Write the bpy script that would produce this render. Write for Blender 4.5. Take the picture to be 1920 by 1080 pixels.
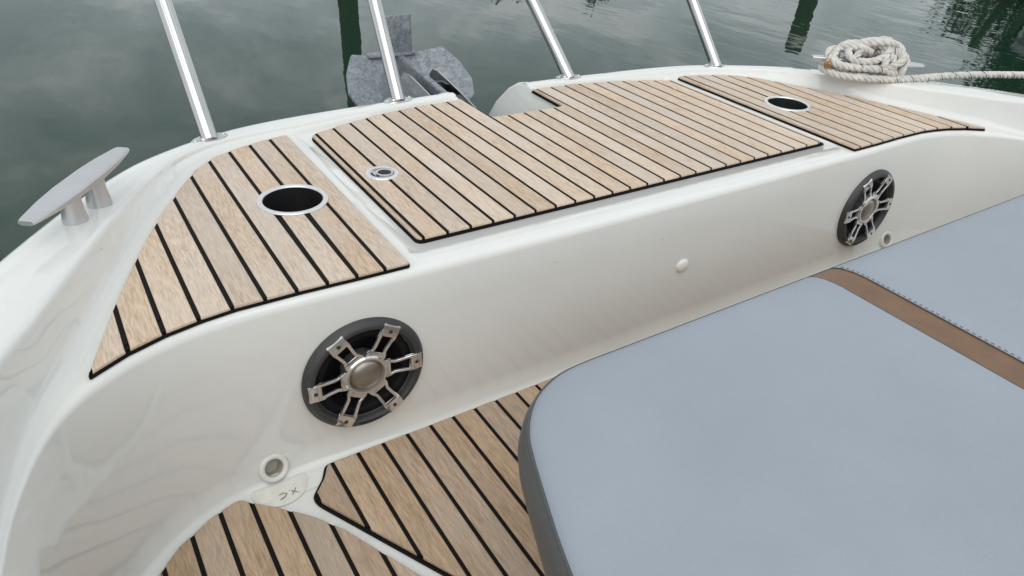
import bpy, bmesh, math, random
from mathutils import Vector, Matrix, Euler
random.seed(7)
scene = bpy.context.scene
COL = scene.collection
for o in list(bpy.data.objects): bpy.data.objects.remove(o)

# ------------------------------------------------------------------ camera
# boat coordinates: x to starboard, y to the bow, z = 0 on the fore platform
CAM = Vector((-1.014, 0.0, 0.6))
cam = bpy.data.cameras.new('camera')
cam.sensor_width = 36.0; cam.lens = 24.98; cam.clip_start = 0.02; cam.clip_end = 3000
camo = bpy.data.objects.new('camera', cam); COL.objects.link(camo)
camo.matrix_world = Matrix((( 0.8398352, 0.2510475, -0.4813024, CAM.x),
                            (-0.5394668, 0.4846934, -0.6885114, CAM.y),
                            ( 0.0604350, 0.8378827,  0.5424943, CAM.z),
                            (0, 0, 0, 1)))
scene.camera = camo

# ------------------------------------------------------------------ sky and sun (bright overcast)
SUN_EL, SUN_AZ = 50.0, 212.0     # azimuth: degrees clockwise from +y
w = bpy.data.worlds.new('World'); scene.world = w; w.use_nodes = True
nt = w.node_tree; N = nt.nodes; LK = nt.links
for n in list(N): N.remove(n)
out = N.new('ShaderNodeOutputWorld'); bg = N.new('ShaderNodeBackground')
sky = N.new('ShaderNodeTexSky'); sky.sky_type = 'NISHITA'; sky.sun_disc = False
sky.sun_elevation = math.radians(SUN_EL); sky.sun_rotation = math.radians(SUN_AZ)
tc = N.new('ShaderNodeTexCoord')
sep = N.new('ShaderNodeSeparateXYZ'); LK.new(tc.outputs['Generated'], sep.inputs[0])
ab = N.new('ShaderNodeMath'); ab.operation = 'ABSOLUTE'; LK.new(sep.outputs['Z'], ab.inputs[0])
ad = N.new('ShaderNodeMath'); ad.operation = 'ADD'; ad.inputs[1].default_value = 0.22; LK.new(ab.outputs[0], ad.inputs[0])
dx = N.new('ShaderNodeMath'); dx.operation = 'DIVIDE'; LK.new(sep.outputs['X'], dx.inputs[0]); LK.new(ad.outputs[0], dx.inputs[1])
dy = N.new('ShaderNodeMath'); dy.operation = 'DIVIDE'; LK.new(sep.outputs['Y'], dy.inputs[0]); LK.new(ad.outputs[0], dy.inputs[1])
cmb = N.new('ShaderNodeCombineXYZ'); LK.new(dx.outputs[0], cmb.inputs[0]); LK.new(dy.outputs[0], cmb.inputs[1])
ns = N.new('ShaderNodeTexNoise'); ns.inputs['Scale'].default_value = 2.4; ns.inputs['Detail'].default_value = 8; ns.inputs['Roughness'].default_value = 0.62; ns.inputs['Distortion'].default_value = 0.5
LK.new(cmb.outputs[0], ns.inputs['Vector'])
cr = N.new('ShaderNodeValToRGB')
cr.color_ramp.elements[0].position = 0.38; cr.color_ramp.elements[0].color = (0.58, 0.63, 0.625, 1)
cr.color_ramp.elements[1].position = 0.64; cr.color_ramp.elements[1].color = (1.12, 1.10, 1.07, 1)
e = cr.color_ramp.elements.new(0.52); e.color = (0.79, 0.825, 0.825, 1)
LK.new(ns.outputs['Fac'], cr.inputs['Fac'])
cl = N.new('ShaderNodeMix'); cl.data_type = 'RGBA'; cl.blend_type = 'MULTIPLY'; cl.inputs['Factor'].default_value = 1
LK.new(cr.outputs['Color'], cl.inputs['A']); cl.inputs['B'].default_value = (10.7, 11.0, 11.3, 1)
mx = N.new('ShaderNodeMix'); mx.data_type = 'RGBA'; mx.inputs['Factor'].default_value = 0.86
LK.new(sky.outputs['Color'], mx.inputs['A']); LK.new(cl.outputs['Result'], mx.inputs['B'])
LK.new(mx.outputs['Result'], bg.inputs['Color']); bg.inputs['Strength'].default_value = 0.1
LK.new(bg.outputs[0], out.inputs['Surface'])

sl = bpy.data.lights.new('sun', 'SUN'); sl.energy = 1.3; sl.angle = math.radians(70); sl.color = (1.0, 0.96, 0.9)
so = bpy.data.objects.new('sun', sl); COL.objects.link(so)
sd = Vector((math.sin(math.radians(SUN_AZ))*math.cos(math.radians(SUN_EL)), math.cos(math.radians(SUN_AZ))*math.cos(math.radians(SUN_EL)), math.sin(math.radians(SUN_EL))))
so.rotation_euler = sd.to_track_quat('Z', 'Y').to_euler(); so.location = (0, 0, 20)
scene.view_settings.view_transform = 'Standard'; scene.view_settings.look = 'None'
scene.view_settings.gamma = 1; scene.view_settings.exposure = 0.0; scene.view_settings.use_curve_mapping = False

# ------------------------------------------------------------------ materials
M = {}
def new_mat(name):
    m = bpy.data.materials.new(name); m.use_nodes = True; M[name] = m
    return m, m.node_tree.nodes, m.node_tree.links, m.node_tree.nodes['Principled BSDF']
def setp(b, **k):
    for a, v in k.items():
        a = a.replace('_', ' ')
        b.inputs[a].default_value = (*v, 1) if isinstance(v, tuple) and len(v) == 3 else v
def simple(name, col, rough=0.4, metal=0.0, var=0.06, scale=30, bump=0.0, bscale=200, rvar=0.08, coat=0.0, stretch=None, detail=4):
    """principled with noise driven tone, roughness and fine relief"""
    m, n, l, b = new_mat(name)
    setp(b, Roughness=rough, Metallic=metal)
    if coat: b.inputs['Coat Weight'].default_value = coat; b.inputs['Coat Roughness'].default_value = 0.06
    t = n.new('ShaderNodeTexCoord'); mp = n.new('ShaderNodeMapping'); l.new(t.outputs['Object'], mp.inputs['Vector'])
    if stretch: mp.inputs['Scale'].default_value = stretch
    ns = n.new('ShaderNodeTexNoise'); ns.inputs['Scale'].default_value = scale; ns.inputs['Detail'].default_value = detail
    l.new(mp.outputs[0], ns.inputs['Vector'])
    rp = n.new('ShaderNodeMapRange'); rp.inputs['From Min'].default_value = 0.3; rp.inputs['From Max'].default_value = 0.7
    rp.inputs['To Min'].default_value = 1 - var; rp.inputs['To Max'].default_value = 1 + var
    l.new(ns.outputs['Fac'], rp.inputs['Value'])
    hs = n.new('ShaderNodeHueSaturation'); hs.inputs['Color'].default_value = (*col, 1); l.new(rp.outputs[0], hs.inputs['Value'])
    l.new(hs.outputs[0], b.inputs['Base Color'])
    if rvar:
        rr = n.new('ShaderNodeMapRange'); rr.inputs['To Min'].default_value = max(0.0, rough - rvar); rr.inputs['To Max'].default_value = rough + rvar
        l.new(ns.outputs['Fac'], rr.inputs['Value']); l.new(rr.outputs[0], b.inputs['Roughness'])
    if bump:
        n2 = n.new('ShaderNodeTexNoise'); n2.inputs['Scale'].default_value = bscale; n2.inputs['Detail'].default_value = 3; l.new(mp.outputs[0], n2.inputs['Vector'])
        bp = n.new('ShaderNodeBump'); bp.inputs['Strength'].default_value = bump; bp.inputs['Distance'].default_value = 0.002
        l.new(n2.outputs['Fac'], bp.inputs['Height']); l.new(bp.outputs[0], b.inputs['Normal'])
    return m
def gelcoat():
    m, n, l, b = new_mat('gelcoat'); setp(b, Roughness=0.12)
    b.inputs['Coat Weight'].default_value = 0.35; b.inputs['Coat Roughness'].default_value = 0.03
    t = n.new('ShaderNodeTexCoord')
    a = n.new('ShaderNodeTexNoise'); a.inputs['Scale'].default_value = 3.0; a.inputs['Detail'].default_value = 6; a.inputs['Roughness'].default_value = 0.65; l.new(t.outputs['Object'], a.inputs['Vector'])
    r = n.new('ShaderNodeValToRGB'); r.color_ramp.elements[0].position = 0.3; r.color_ramp.elements[0].color = (0.765, 0.765, 0.735, 1)
    r.color_ramp.elements[1].position = 0.62; r.color_ramp.elements[1].color = (0.80, 0.80, 0.775, 1); l.new(a.outputs['Fac'], r.inputs[0])
    # sparse dust specks
    v = n.new('ShaderNodeTexVoronoi'); v.inputs['Scale'].default_value = 26; l.new(t.outputs['Object'], v.inputs['Vector'])
    lt = n.new('ShaderNodeMapRange'); lt.inputs['From Min'].default_value = 0.030; lt.inputs['From Max'].default_value = 0.055; lt.inputs['To Min'].default_value = 0.4; lt.inputs['To Max'].default_value = 0.0
    l.new(v.outputs['Distance'], lt.inputs['Value'])
    rnd = n.new('ShaderNodeMath'); rnd.operation = 'GREATER_THAN'; rnd.inputs[1].default_value = 0.86
    sc = n.new('ShaderNodeSeparateColor'); l.new(v.outputs['Color'], sc.inputs[0]); l.new(sc.outputs[0], rnd.inputs[0])
    ml = n.new('ShaderNodeMath'); ml.operation = 'MULTIPLY'; l.new(lt.outputs[0], ml.inputs[0]); l.new(rnd.outputs[0], ml.inputs[1])
    mxx = n.new('ShaderNodeMix'); mxx.data_type = 'RGBA'; l.new(ml.outputs[0], mxx.inputs['Factor']); l.new(r.outputs[0], mxx.inputs['A']); mxx.inputs['B'].default_value = (0.16, 0.14, 0.11, 1)
    l.new(mxx.outputs['Result'], b.inputs['Base Color'])
    # hazy patches in the polish
    q = n.new('ShaderNodeTexNoise'); q.inputs['Scale'].default_value = 7; q.inputs['Detail'].default_value = 5; l.new(t.outputs['Object'], q.inputs['Vector'])
    rr = n.new('ShaderNodeMapRange'); rr.inputs['From Min'].default_value = 0.3; rr.inputs['From Max'].default_value = 0.75; rr.inputs['To Min'].default_value = 0.03; rr.inputs['To Max'].default_value = 0.12
    l.new(q.outputs['Fac'], rr.inputs['Value']); l.new(rr.outputs[0], b.inputs['Roughness'])
    p = n.new('ShaderNodeTexNoise'); p.inputs['Scale'].default_value = 14; p.inputs['Detail'].default_value = 2; l.new(t.outputs['Object'], p.inputs['Vector'])
    bp = n.new('ShaderNodeBump'); bp.inputs['Strength'].default_value = 0.06; bp.inputs['Distance'].default_value = 0.004; l.new(p.outputs['Fac'], bp.inputs['Height'])
    l.new(bp.outputs[0], b.inputs['Normal']); l.new(bp.outputs[0], b.inputs['Coat Normal'])
gelcoat()
def teak(name, pale, dark, grey, gf):
    """weathered teak: grain along y, each plank its own tone"""
    m, n, l, b = new_mat(name); setp(b, Roughness=0.62)
    b.inputs['Specular IOR Level'].default_value = 0.3
    t = n.new('ShaderNodeTexCoord'); oi = n.new('ShaderNodeObjectInfo'); geo = n.new('ShaderNodeNewGeometry')
    off = n.new('ShaderNodeVectorMath'); off.operation = 'ADD'
    sc = n.new('ShaderNodeVectorMath'); sc.operation = 'SCALE'; sc.inputs['Scale'].default_value = 37.0
    cx = n.new('ShaderNodeCombineXYZ'); l.new(oi.outputs['Random'], cx.inputs[0]); l.new(oi.outputs['Random'], cx.inputs[1]); l.new(oi.outputs['Random'], cx.inputs[2])
    l.new(cx.outputs[0], sc.inputs[0]); l.new(geo.outputs['Position'], off.inputs[0]); l.new(sc.outputs[0], off.inputs[1])
    def grain(scl, stretch, det, dist=0.0):
        mp = n.new('ShaderNodeMapping'); mp.inputs['Scale'].default_value = stretch; l.new(off.outputs[0], mp.inputs['Vector'])
        x = n.new('ShaderNodeTexNoise'); x.inputs['Scale'].default_value = scl; x.inputs['Detail'].default_value = det; x.inputs['Distortion'].default_value = dist
        x.inputs['Roughness'].default_value = 0.65
        l.new(mp.outputs[0], x.inputs['Vector']); return x
    fine = grain(420, (1, 0.09, 1), 4)
    mid = grain(110, (1, 0.07, 1), 5, 0.5)
    blot = grain(9, (1, 0.35, 1), 4)
    r1 = n.new('ShaderNodeValToRGB'); r1.color_ramp.elements[0].position = 0.32; r1.color_ramp.elements[0].color = (*dark, 1)
    r1.color_ramp.elements[1].position = 0.66; r1.color_ramp.elements[1].color = (*pale, 1); l.new(mid.outputs['Fac'], r1.inputs[0])
    # grain streaks
    r2 = n.new('ShaderNodeMapRange'); r2.inputs['From Min'].default_value = 0.33; r2.inputs['From Max'].default_value = 0.6; r2.inputs['To Min'].default_value = 0.68; r2.inputs['To Max'].default_value = 1.09
    l.new(fine.outputs['Fac'], r2.inputs['Value'])
    hs = n.new('ShaderNodeHueSaturation'); l.new(r1.outputs[0], hs.inputs['Color']); l.new(r2.outputs[0], hs.inputs['Value'])
    # silvered blotches
    r3 = n.new('ShaderNodeMapRange'); r3.inputs['From Min'].default_value = 0.42; r3.inputs['From Max'].default_value = 0.72; r3.inputs['To Min'].default_value = 0; r3.inputs['To Max'].default_value = gf
    l.new(blot.outputs['Fac'], r3.inputs['Value'])
    mg = n.new('ShaderNodeMix'); mg.data_type = 'RGBA'; l.new(r3.outputs[0], mg.inputs['Factor']); l.new(hs.outputs[0], mg.inputs['A']); mg.inputs['B'].default_value = (*grey, 1)
    # plank tone
    vv = n.new('ShaderNodeMapRange'); vv.inputs['To Min'].default_value = 0.90; vv.inputs['To Max'].default_value = 1.07; l.new(oi.outputs['Random'], vv.inputs['Value'])
    wn = n.new('ShaderNodeTexWhiteNoise'); wn.noise_dimensions = '1D'; l.new(oi.outputs['Random'], wn.inputs['W'])
    sv = n.new('ShaderNodeMapRange'); sv.inputs['To Min'].default_value = 0.90; sv.inputs['To Max'].default_value = 1.12; l.new(wn.outputs['Value'], sv.inputs['Value'])
    h2 = n.new('ShaderNodeHueSaturation'); l.new(mg.outputs['Result'], h2.inputs['Color']); l.new(vv.outputs[0], h2.inputs['Value']); l.new(sv.outputs[0], h2.inputs['Saturation'])
    # a few dark water marks
    st = grain(16, (1, 1, 1), 5, 0.6)
    r4 = n.new('ShaderNodeMapRange'); r4.inputs['From Min'].default_value = 0.69; r4.inputs['From Max'].default_value = 0.77; r4.inputs['To Min'].default_value = 0; r4.inputs['To Max'].default_value = 0.55
    l.new(st.outputs['Fac'], r4.inputs['Value'])
    m4 = n.new('ShaderNodeMix'); m4.data_type = 'RGBA'; l.new(r4.outputs[0], m4.inputs['Factor']); l.new(h2.outputs[0], m4.inputs['A']); m4.inputs['B'].default_value = (0.22, 0.15, 0.085, 1)
    l.new(m4.outputs['Result'], b.inputs['Base Color'])
    bp = n.new('ShaderNodeBump'); bp.inputs['Strength'].default_value = 0.5; bp.inputs['Distance'].default_value = 0.0012; l.new(fine.outputs['Fac'], bp.inputs['Height']); l.new(bp.outputs[0], b.inputs['Normal'])
teak('teak', (0.69, 0.545, 0.42), (0.625, 0.48, 0.36), (0.685, 0.615, 0.55), 0.7)
teak('teak_sole', (0.56, 0.41, 0.29), (0.455, 0.32, 0.215), (0.56, 0.48, 0.395), 0.45)
simple('caulk', (0.008, 0.0075, 0.007), 0.75, var=0.2); M['caulk'].node_tree.nodes['Principled BSDF'].inputs['Specular IOR Level'].default_value = 0.15
simple('gasket', (0.008, 0.008, 0.008), 0.75, var=0.2); M['gasket'].node_tree.nodes['Principled BSDF'].inputs['Specular IOR Level'].default_value = 0.15
simple('steel', (0.62, 0.61, 0.61), 0.13, 1.0, var=0.04, scale=12, rvar=0.05)
simple('chrome', (0.74, 0.74, 0.75), 0.12, 0.85, var=0.05, scale=40, rvar=0.05)
simple('rim_steel', (0.80, 0.79, 0.80), 0.28, 0.65, var=0.03, scale=20, rvar=0.06)
simple('aluminium', (0.60, 0.60, 0.61), 0.36, 0.7, var=0.04, scale=25, bump=0.06, bscale=500)
simple('black_plastic', (0.012, 0.012, 0.013), 0.45, var=0.15)
simple('cone_black', (0.005, 0.005, 0.006), 0.6, var=0.2); M['cone_black'].node_tree.nodes['Principled BSDF'].inputs['Specular IOR Level'].default_value = 0.12
simple('surround_black', (0.007, 0.007, 0.008), 0.6, var=0.2); M['surround_black'].node_tree.nodes['Principled BSDF'].inputs['Specular IOR Level'].default_value = 0.2
simple('bezel', (0.045, 0.045, 0.046), 0.5, var=0.12, scale=60, bump=0.05, bscale=700)
simple('dome', (0.36, 0.33, 0.29), 0.36, 0.8, var=0.3, scale=26, bump=0.1, bscale=90)
simple('white_plastic', (0.79, 0.78, 0.74), 0.32, var=0.04)
simple('stained_gelcoat', (0.775, 0.765, 0.705), 0.2, var=0.07, scale=60)
simple('bore_shade_grey', (0.50, 0.48, 0.42), 0.6, var=0.1)  # greyer than the white flange, to paint the shadow inside the hole
simple('dirt', (0.17, 0.15, 0.11), 0.8, var=0.3)
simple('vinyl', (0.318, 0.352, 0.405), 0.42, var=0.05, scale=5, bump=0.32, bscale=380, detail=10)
def soften(m):
    n, l = m.node_tree.nodes, m.node_tree.links; b = n['Principled BSDF']
    old = b.inputs['Normal'].links[0].from_node
    t = n.new('ShaderNodeTexCoord'); a = n.new('ShaderNodeTexNoise'); a.inputs['Scale'].default_value = 5.5; a.inputs['Detail'].default_value = 3; l.new(t.outputs['Object'], a.inputs['Vector'])
    bp = n.new('ShaderNodeBump'); bp.inputs['Strength'].default_value = 0.35; bp.inputs['Distance'].default_value = 0.02; l.new(a.outputs['Fac'], bp.inputs['Height']); l.new(bp.outputs[0], old.inputs['Normal'])
soften(M['vinyl'])
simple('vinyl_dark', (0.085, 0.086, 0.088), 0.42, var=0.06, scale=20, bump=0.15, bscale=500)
simple('vinyl_tan', (0.185, 0.100, 0.052), 0.42, var=0.16, scale=25, bump=0.15, bscale=500)
simple('thread', (0.24, 0.23, 0.23), 0.7, var=0.1)
simple('table_wood', (0.56, 0.47, 0.37), 0.5, var=0.16, scale=90, stretch=(1, 0.05, 1))
simple('rope', (0.68, 0.66, 0.62), 0.85, var=0.16, scale=55, bump=0.6, bscale=900)
simple('rope_tracer', (0.02, 0.02, 0.025), 0.8, var=0.2)
simple('rope_tape', (0.32, 0.19, 0.10), 0.7, var=0.25, scale=120)
simple('post_wood', (0.035, 0.033, 0.022), 0.9, var=0.4, scale=9, bump=0.8, bscale=30, stretch=(1, 1, 0.15))
simple('post_paint', (0.62, 0.63, 0.60), 0.6, var=0.12)
simple('cover_cloth', (0.20, 0.19, 0.22), 0.8, var=0.12, scale=8, bump=0.4, bscale=25)
simple('hull_paint', (0.10, 0.10, 0.12), 0.35, var=0.15)
simple('bark', (0.07, 0.055, 0.04), 0.9, var=0.3, bump=0.8, bscale=20)
simple('leaf', (0.028, 0.045, 0.018), 0.6, var=0.45, scale=2.5)
def galvanised():
    m, n, l, b = new_mat('galvanised'); setp(b, Metallic=0.45, Roughness=0.5)
    t = n.new('ShaderNodeTexCoord')
    v = n.new('ShaderNodeTexVoronoi'); v.inputs['Scale'].default_value = 150; l.new(t.outputs['Object'], v.inputs['Vector'])
    a = n.new('ShaderNodeTexNoise'); a.inputs['Scale'].default_value = 45; a.inputs['Detail'].default_value = 6; a.inputs['Distortion'].default_value = 1.0; l.new(t.outputs['Object'], a.inputs['Vector'])
    s = n.new('ShaderNodeSeparateColor'); l.new(v.outputs['Color'], s.inputs[0])
    mm = n.new('ShaderNodeMath'); mm.operation = 'MULTIPLY_ADD'; mm.inputs[1].default_value = 0.25; l.new(s.outputs[0], mm.inputs[0]); l.new(a.outputs['Fac'], mm.inputs[2])
    r = n.new('ShaderNodeValToRGB'); r.color_ramp.elements[0].position = 0.42; r.color_ramp.elements[0].color = (0.19, 0.21, 0.235, 1); r.color_ramp.elements[1].position = 0.86; r.color_ramp.elements[1].color = (0.36, 0.39, 0.42, 1)
    l.new(mm.outputs[0], r.inputs[0]); l.new(r.outputs[0], b.inputs['Base Color'])
    bp = n.new('ShaderNodeBump'); bp.inputs['Strength'].default_value = 0.25; bp.inputs['Distance'].default_value = 0.002; l.new(a.outputs['Fac'], bp.inputs['Height']); l.new(bp.outputs[0], b.inputs['Normal'])
galvanised()
def water_mat():
    m, n, l, b = new_mat('water'); setp(b, Base_Color=(0.011, 0.034, 0.020), Roughness=0.025, IOR=1.333)
    t = n.new('ShaderNodeTexCoord')
    def nz(scale, stretch, det, rot=0.0):
        mp = n.new('ShaderNodeMapping'); mp.inputs['Scale'].default_value = stretch; mp.inputs['Rotation'].default_value = (0, 0, rot); l.new(t.outputs['Object'], mp.inputs['Vector'])
        x = n.new('ShaderNodeTexNoise'); x.inputs['Scale'].default_value = scale; x.inputs['Detail'].default_value = det; x.inputs['Roughness'].default_value = 0.5; l.new(mp.outputs[0], x.inputs['Vector']); return x
    a = nz(0.55, (1, 1, 1), 2); c = nz(2.2, (1.0, 0.45, 1), 3, 0.9)
    # a breeze patch roughens the water to starboard
    g = nz(0.10, (1, 1, 1), 2); sp = n.new('ShaderNodeSeparateXYZ'); l.new(t.outputs['Object'], sp.inputs[0])
    rg = n.new('ShaderNodeMapRange'); rg.inputs['From Min'].default_value = 2.0; rg.inputs['From Max'].default_value = 9.0; rg.inputs['To Min'].default_value = 0.22; rg.inputs['To Max'].default_value = 1.0; l.new(sp.outputs['X'], rg.inputs['Value'])
    b1 = n.new('ShaderNodeBump'); b1.inputs['Strength'].default_value = 0.07; b1.inputs['Distance'].default_value = 0.12; l.new(a.outputs['Fac'], b1.inputs['Height'])
    mu = n.new('ShaderNodeMath'); mu.operation = 'MULTIPLY'; l.new(c.outputs['Fac'], mu.inputs[0]); l.new(rg.outputs[0], mu.inputs[1])
    b2 = n.new('ShaderNodeBump'); b2.inputs['Strength'].default_value = 0.16; b2.inputs['Distance'].default_value = 0.08; l.new(mu.outputs[0], b2.inputs['Height']); l.new(b1.outputs[0], b2.inputs['Normal'])
    l.new(b2.outputs[0], b.inputs['Normal'])
water_mat()

# ------------------------------------------------------------------ helpers
ROOT = {}
def link(o): COL.objects.link(o); return o
def thing(name, label, cat, loc=(0, 0, 0), rot=None, group=None):
    o = link(bpy.data.objects.new(name, None)); o.location = loc; o.empty_display_size = 0.05
    if rot is not None: o.rotation_euler = rot
    o['label'] = label; o['category'] = cat
    if group: o['group'] = group
    ROOT[o] = Vector(loc); return o
def tag(o, label, cat, group=None):
    o['label'] = label; o['category'] = cat
    if group: o['group'] = group
    return o
def obj(name, bm, mat, parent=None, smooth=None, local=False, label=None):
    """one mesh object; geometry given in boat coordinates unless local"""
    me = bpy.data.meshes.new(name)
    if parent is not None and not local:
        r = parent
        while r.parent: r = r.parent
        bmesh.ops.translate(bm, verts=bm.verts, vec=-Vector(r.location))
    bm.to_mesh(me); bm.free()
    me.materials.append(M[mat])
    if smooth is not None:
        for p in me.polygons: p.use_smooth = True
        me.set_sharp_from_angle(angle=math.radians(smooth))
    o = link(bpy.data.objects.new(name, me))
    if parent is not None: o.parent = parent
    if label: o['label'] = label
    return o
def box(bm, x0, x1, y0, y1, z0, z1, bev=0.0, mat=None):
    r = bmesh.ops.create_cube(bm, size=1.0)
    vs = r['verts']
    for v in vs: v.co = Vector(((x0+x1)/2 + v.co.x*(x1-x0), (y0+y1)/2 + v.co.y*(y1-y0), (z0+z1)/2 + v.co.z*(z1-z0)))
    if bev:
        es = list({e for v in vs for e in v.link_edges})
        bmesh.ops.bevel(bm, geom=es, offset=bev, segments=2, profile=0.5, affect='EDGES')
def lathe(bm, prof, seg=48, ctr=(0, 0, 0), rot=None, ry=1.0, closed=False):
    """profile [(r,z)] about local z"""
    rings = []
    R = rot.to_matrix() if rot is not None else Matrix.Identity(3)
    for r, z in prof:
        if r < 1e-6: rings.append([bm.verts.new(R @ Vector((0, 0, z)) + Vector(ctr))])
        else: rings.append([bm.verts.new(R @ Vector((r*math.cos(2*math.pi*i/seg), ry*r*math.sin(2*math.pi*i/seg), z)) + Vector(ctr)) for i in range(seg)])
    n = len(rings)
    for k in range(n if closed else n-1):
        a, b = rings[k], rings[(k+1) % n]
        for i in range(seg):
            j = (i+1) % seg
            if len(a) == 1 and len(b) == 1: continue
            if len(a) == 1: bm.faces.new((a[0], b[j], b[i]))
            elif len(b) == 1: bm.faces.new((a[i], a[j], b[0]))
            else: bm.faces.new((a[i], a[j], b[j], b[i]))
def catmull(pts, sub):
    P = [Vector(p) for p in pts]; out = []
    for i in range(len(P)-1):
        p0 = P[i-1] if i else P[0]*2-P[1]; p1, p2 = P[i], P[i+1]; p3 = P[i+2] if i+2 < len(P) else P[-1]*2-P[-2]
        for k in range(sub):
            t = k/sub
            out.append(0.5*((2*p1)+(p2-p0)*t+(2*p0-5*p1+4*p2-p3)*t*t+(3*p1-p0-3*p2+p3)*t*t*t))
    out.append(P[-1]); return out
def tube(bm, pts, rad, seg=12, cap=True, flat=None):
    """sweep a circle along points; rad a number or a function of 0..1"""
    P = [Vector(p) for p in pts]; n = len(P); rings = []
    T = [(P[min(i+1, n-1)]-P[max(i-1, 0)]).normalized() for i in range(n)]
    u = T[0].orthogonal().normalized()
    for i in range(n):
        u = (u - T[i]*u.dot(T[i])).normalized(); v = T[i].cross(u)
        r = rad(i/(n-1)) if callable(rad) else rad
        rings.append([bm.verts.new(P[i] + (u*math.cos(2*math.pi*k/seg)+v*math.sin(2*math.pi*k/seg))*r) for k in range(seg)])
    for a, b in zip(rings, rings[1:]):
        for k in range(seg): bm.faces.new((a[k], a[(k+1) % seg], b[(k+1) % seg], b[k]))
    if cap: bm.faces.new(rings[0][::-1]); bm.faces.new(rings[-1])
def clip(poly, ax, val, keep_less):
    out = []
    n = len(poly)
    ins = lambda p: (p[ax] <= val+1e-9) if keep_less else (p[ax] >= val-1e-9)
    for i in range(n):
        a, b = poly[i], poly[(i+1) % n]
        if ins(a): out.append(a)
        if ins(a) != ins(b):
            t = (val-a[ax])/(b[ax]-a[ax]); out.append((a[0]+t*(b[0]-a[0]), a[1]+t*(b[1]-a[1])))
    r = []
    for p in out:
        if not r or math.hypot(p[0]-r[-1][0], p[1]-r[-1][1]) > 1e-4: r.append(p)
    if len(r) > 1 and math.hypot(r[0][0]-r[-1][0], r[0][1]-r[-1][1]) < 1e-4: r.pop()
    return r
def area(p): return 0.5*sum(p[i][0]*p[(i+1) % len(p)][1]-p[(i+1) % len(p)][0]*p[i][1] for i in range(len(p)))
def inset(poly, d):
    if area(poly) < 0: poly = poly[::-1]
    n = len(poly); out = []
    for i in range(n):
        a, b, c = Vector(poly[i-1]), Vector(poly[i]), Vector(poly[(i+1) % n])
        e1 = (b-a).normalized(); e2 = (c-b).normalized()
        n1 = Vector((-e1.y, e1.x)); n2 = Vector((-e2.y, e2.x)); m = n1+n2
        if m.length < 1e-6: m = n1
        m.normalize(); k = max(0.45, m.dot(n1)); q = b + m*(d/k); out.append((q.x, q.y))
    return out
def prism(bm, poly, z0, z1, bev=0.0):
    if area(poly) < 0: poly = poly[::-1]
    n = len(poly)
    lo = [bm.verts.new((p[0], p[1], z0)) for p in poly]
    if bev:
        md = [bm.verts.new((p[0], p[1], z1-bev)) for p in poly]
        m2 = [bm.verts.new((p[0], p[1], z1-bev*0.3)) for p in inset(poly, bev*0.3)]
        hi = [bm.verts.new((p[0], p[1], z1)) for p in inset(poly, bev)]
        rings = [lo, md, m2, hi]
    else: rings = [lo, [bm.verts.new((p[0], p[1], z1)) for p in poly]]
    for a, b in zip(rings, rings[1:]):
        for i in range(n): bm.faces.new((a[i], a[(i+1) % n], b[(i+1) % n], b[i]))
    bm.faces.new(lo[::-1]); bm.faces.new(rings[-1])
def round_poly(pts, r, seg=4):
    """round the corners listed with radius (x,y,rad)"""
    out = []; n = len(pts)
    for i in range(n):
        p = pts[i]; rad = p[2] if len(p) > 2 else r
        b = Vector(p[:2]); a = Vector(pts[i-1][:2]); c = Vector(pts[(i+1) % n][:2])
        if rad <= 0: out.append((b.x, b.y)); continue
        d1 = (a-b); d2 = (c-b); q = min(rad, d1.length*0.45, d2.length*0.45)
        s = b+d1.normalized()*q; t = b+d2.normalized()*q
        for k in range(seg+1):
            f = k/seg; v = s*(1-f)**2+b*2*f*(1-f)+t*f*f; out.append((v.x, v.y))
    return out
def ring_cut(poly, holes):
    """split a polygon at each hole centre and cut a half circle out of both sides"""
    out = [poly]
    for (cx, cy, rd) in holes:
        nxt = []
        for p in out:
            if not (min(q[0] for q in p) < cx-rd and max(q[0] for q in p) > cx+rd): nxt.append(p); continue
            for less in (True, False):
                h = clip(p, 0, cx, less); res = []; n = len(h)
                for i in range(n):
                    a, b = h[i], h[(i+1) % n]; res.append(a)
                    if abs(a[0]-cx) < 1e-6 and abs(b[0]-cx) < 1e-6 and min(a[1], b[1]) < cy-rd and max(a[1], b[1]) > cy+rd:
                        up = b[1] > a[1]
                        for k in range(25):
                            t = math.pi*(k/24); sgn = -1 if less else 1
                            res.append((cx+sgn*rd*math.sin(t), cy+(-1 if up else 1)*rd*math.cos(t)))
                nxt.append(res)
        out = nxt
    return out
def thin(poly, d):
    """drop points that crowd their neighbour, so that the rounded edge never folds over"""
    out = []
    for p in poly:
        if not out or math.hypot(p[0]-out[-1][0], p[1]-out[-1][1]) > d: out.append(p)
    while len(out) > 3 and math.hypot(out[0][0]-out[-1][0], out[0][1]-out[-1][1]) < d: out.pop()
    return out
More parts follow.
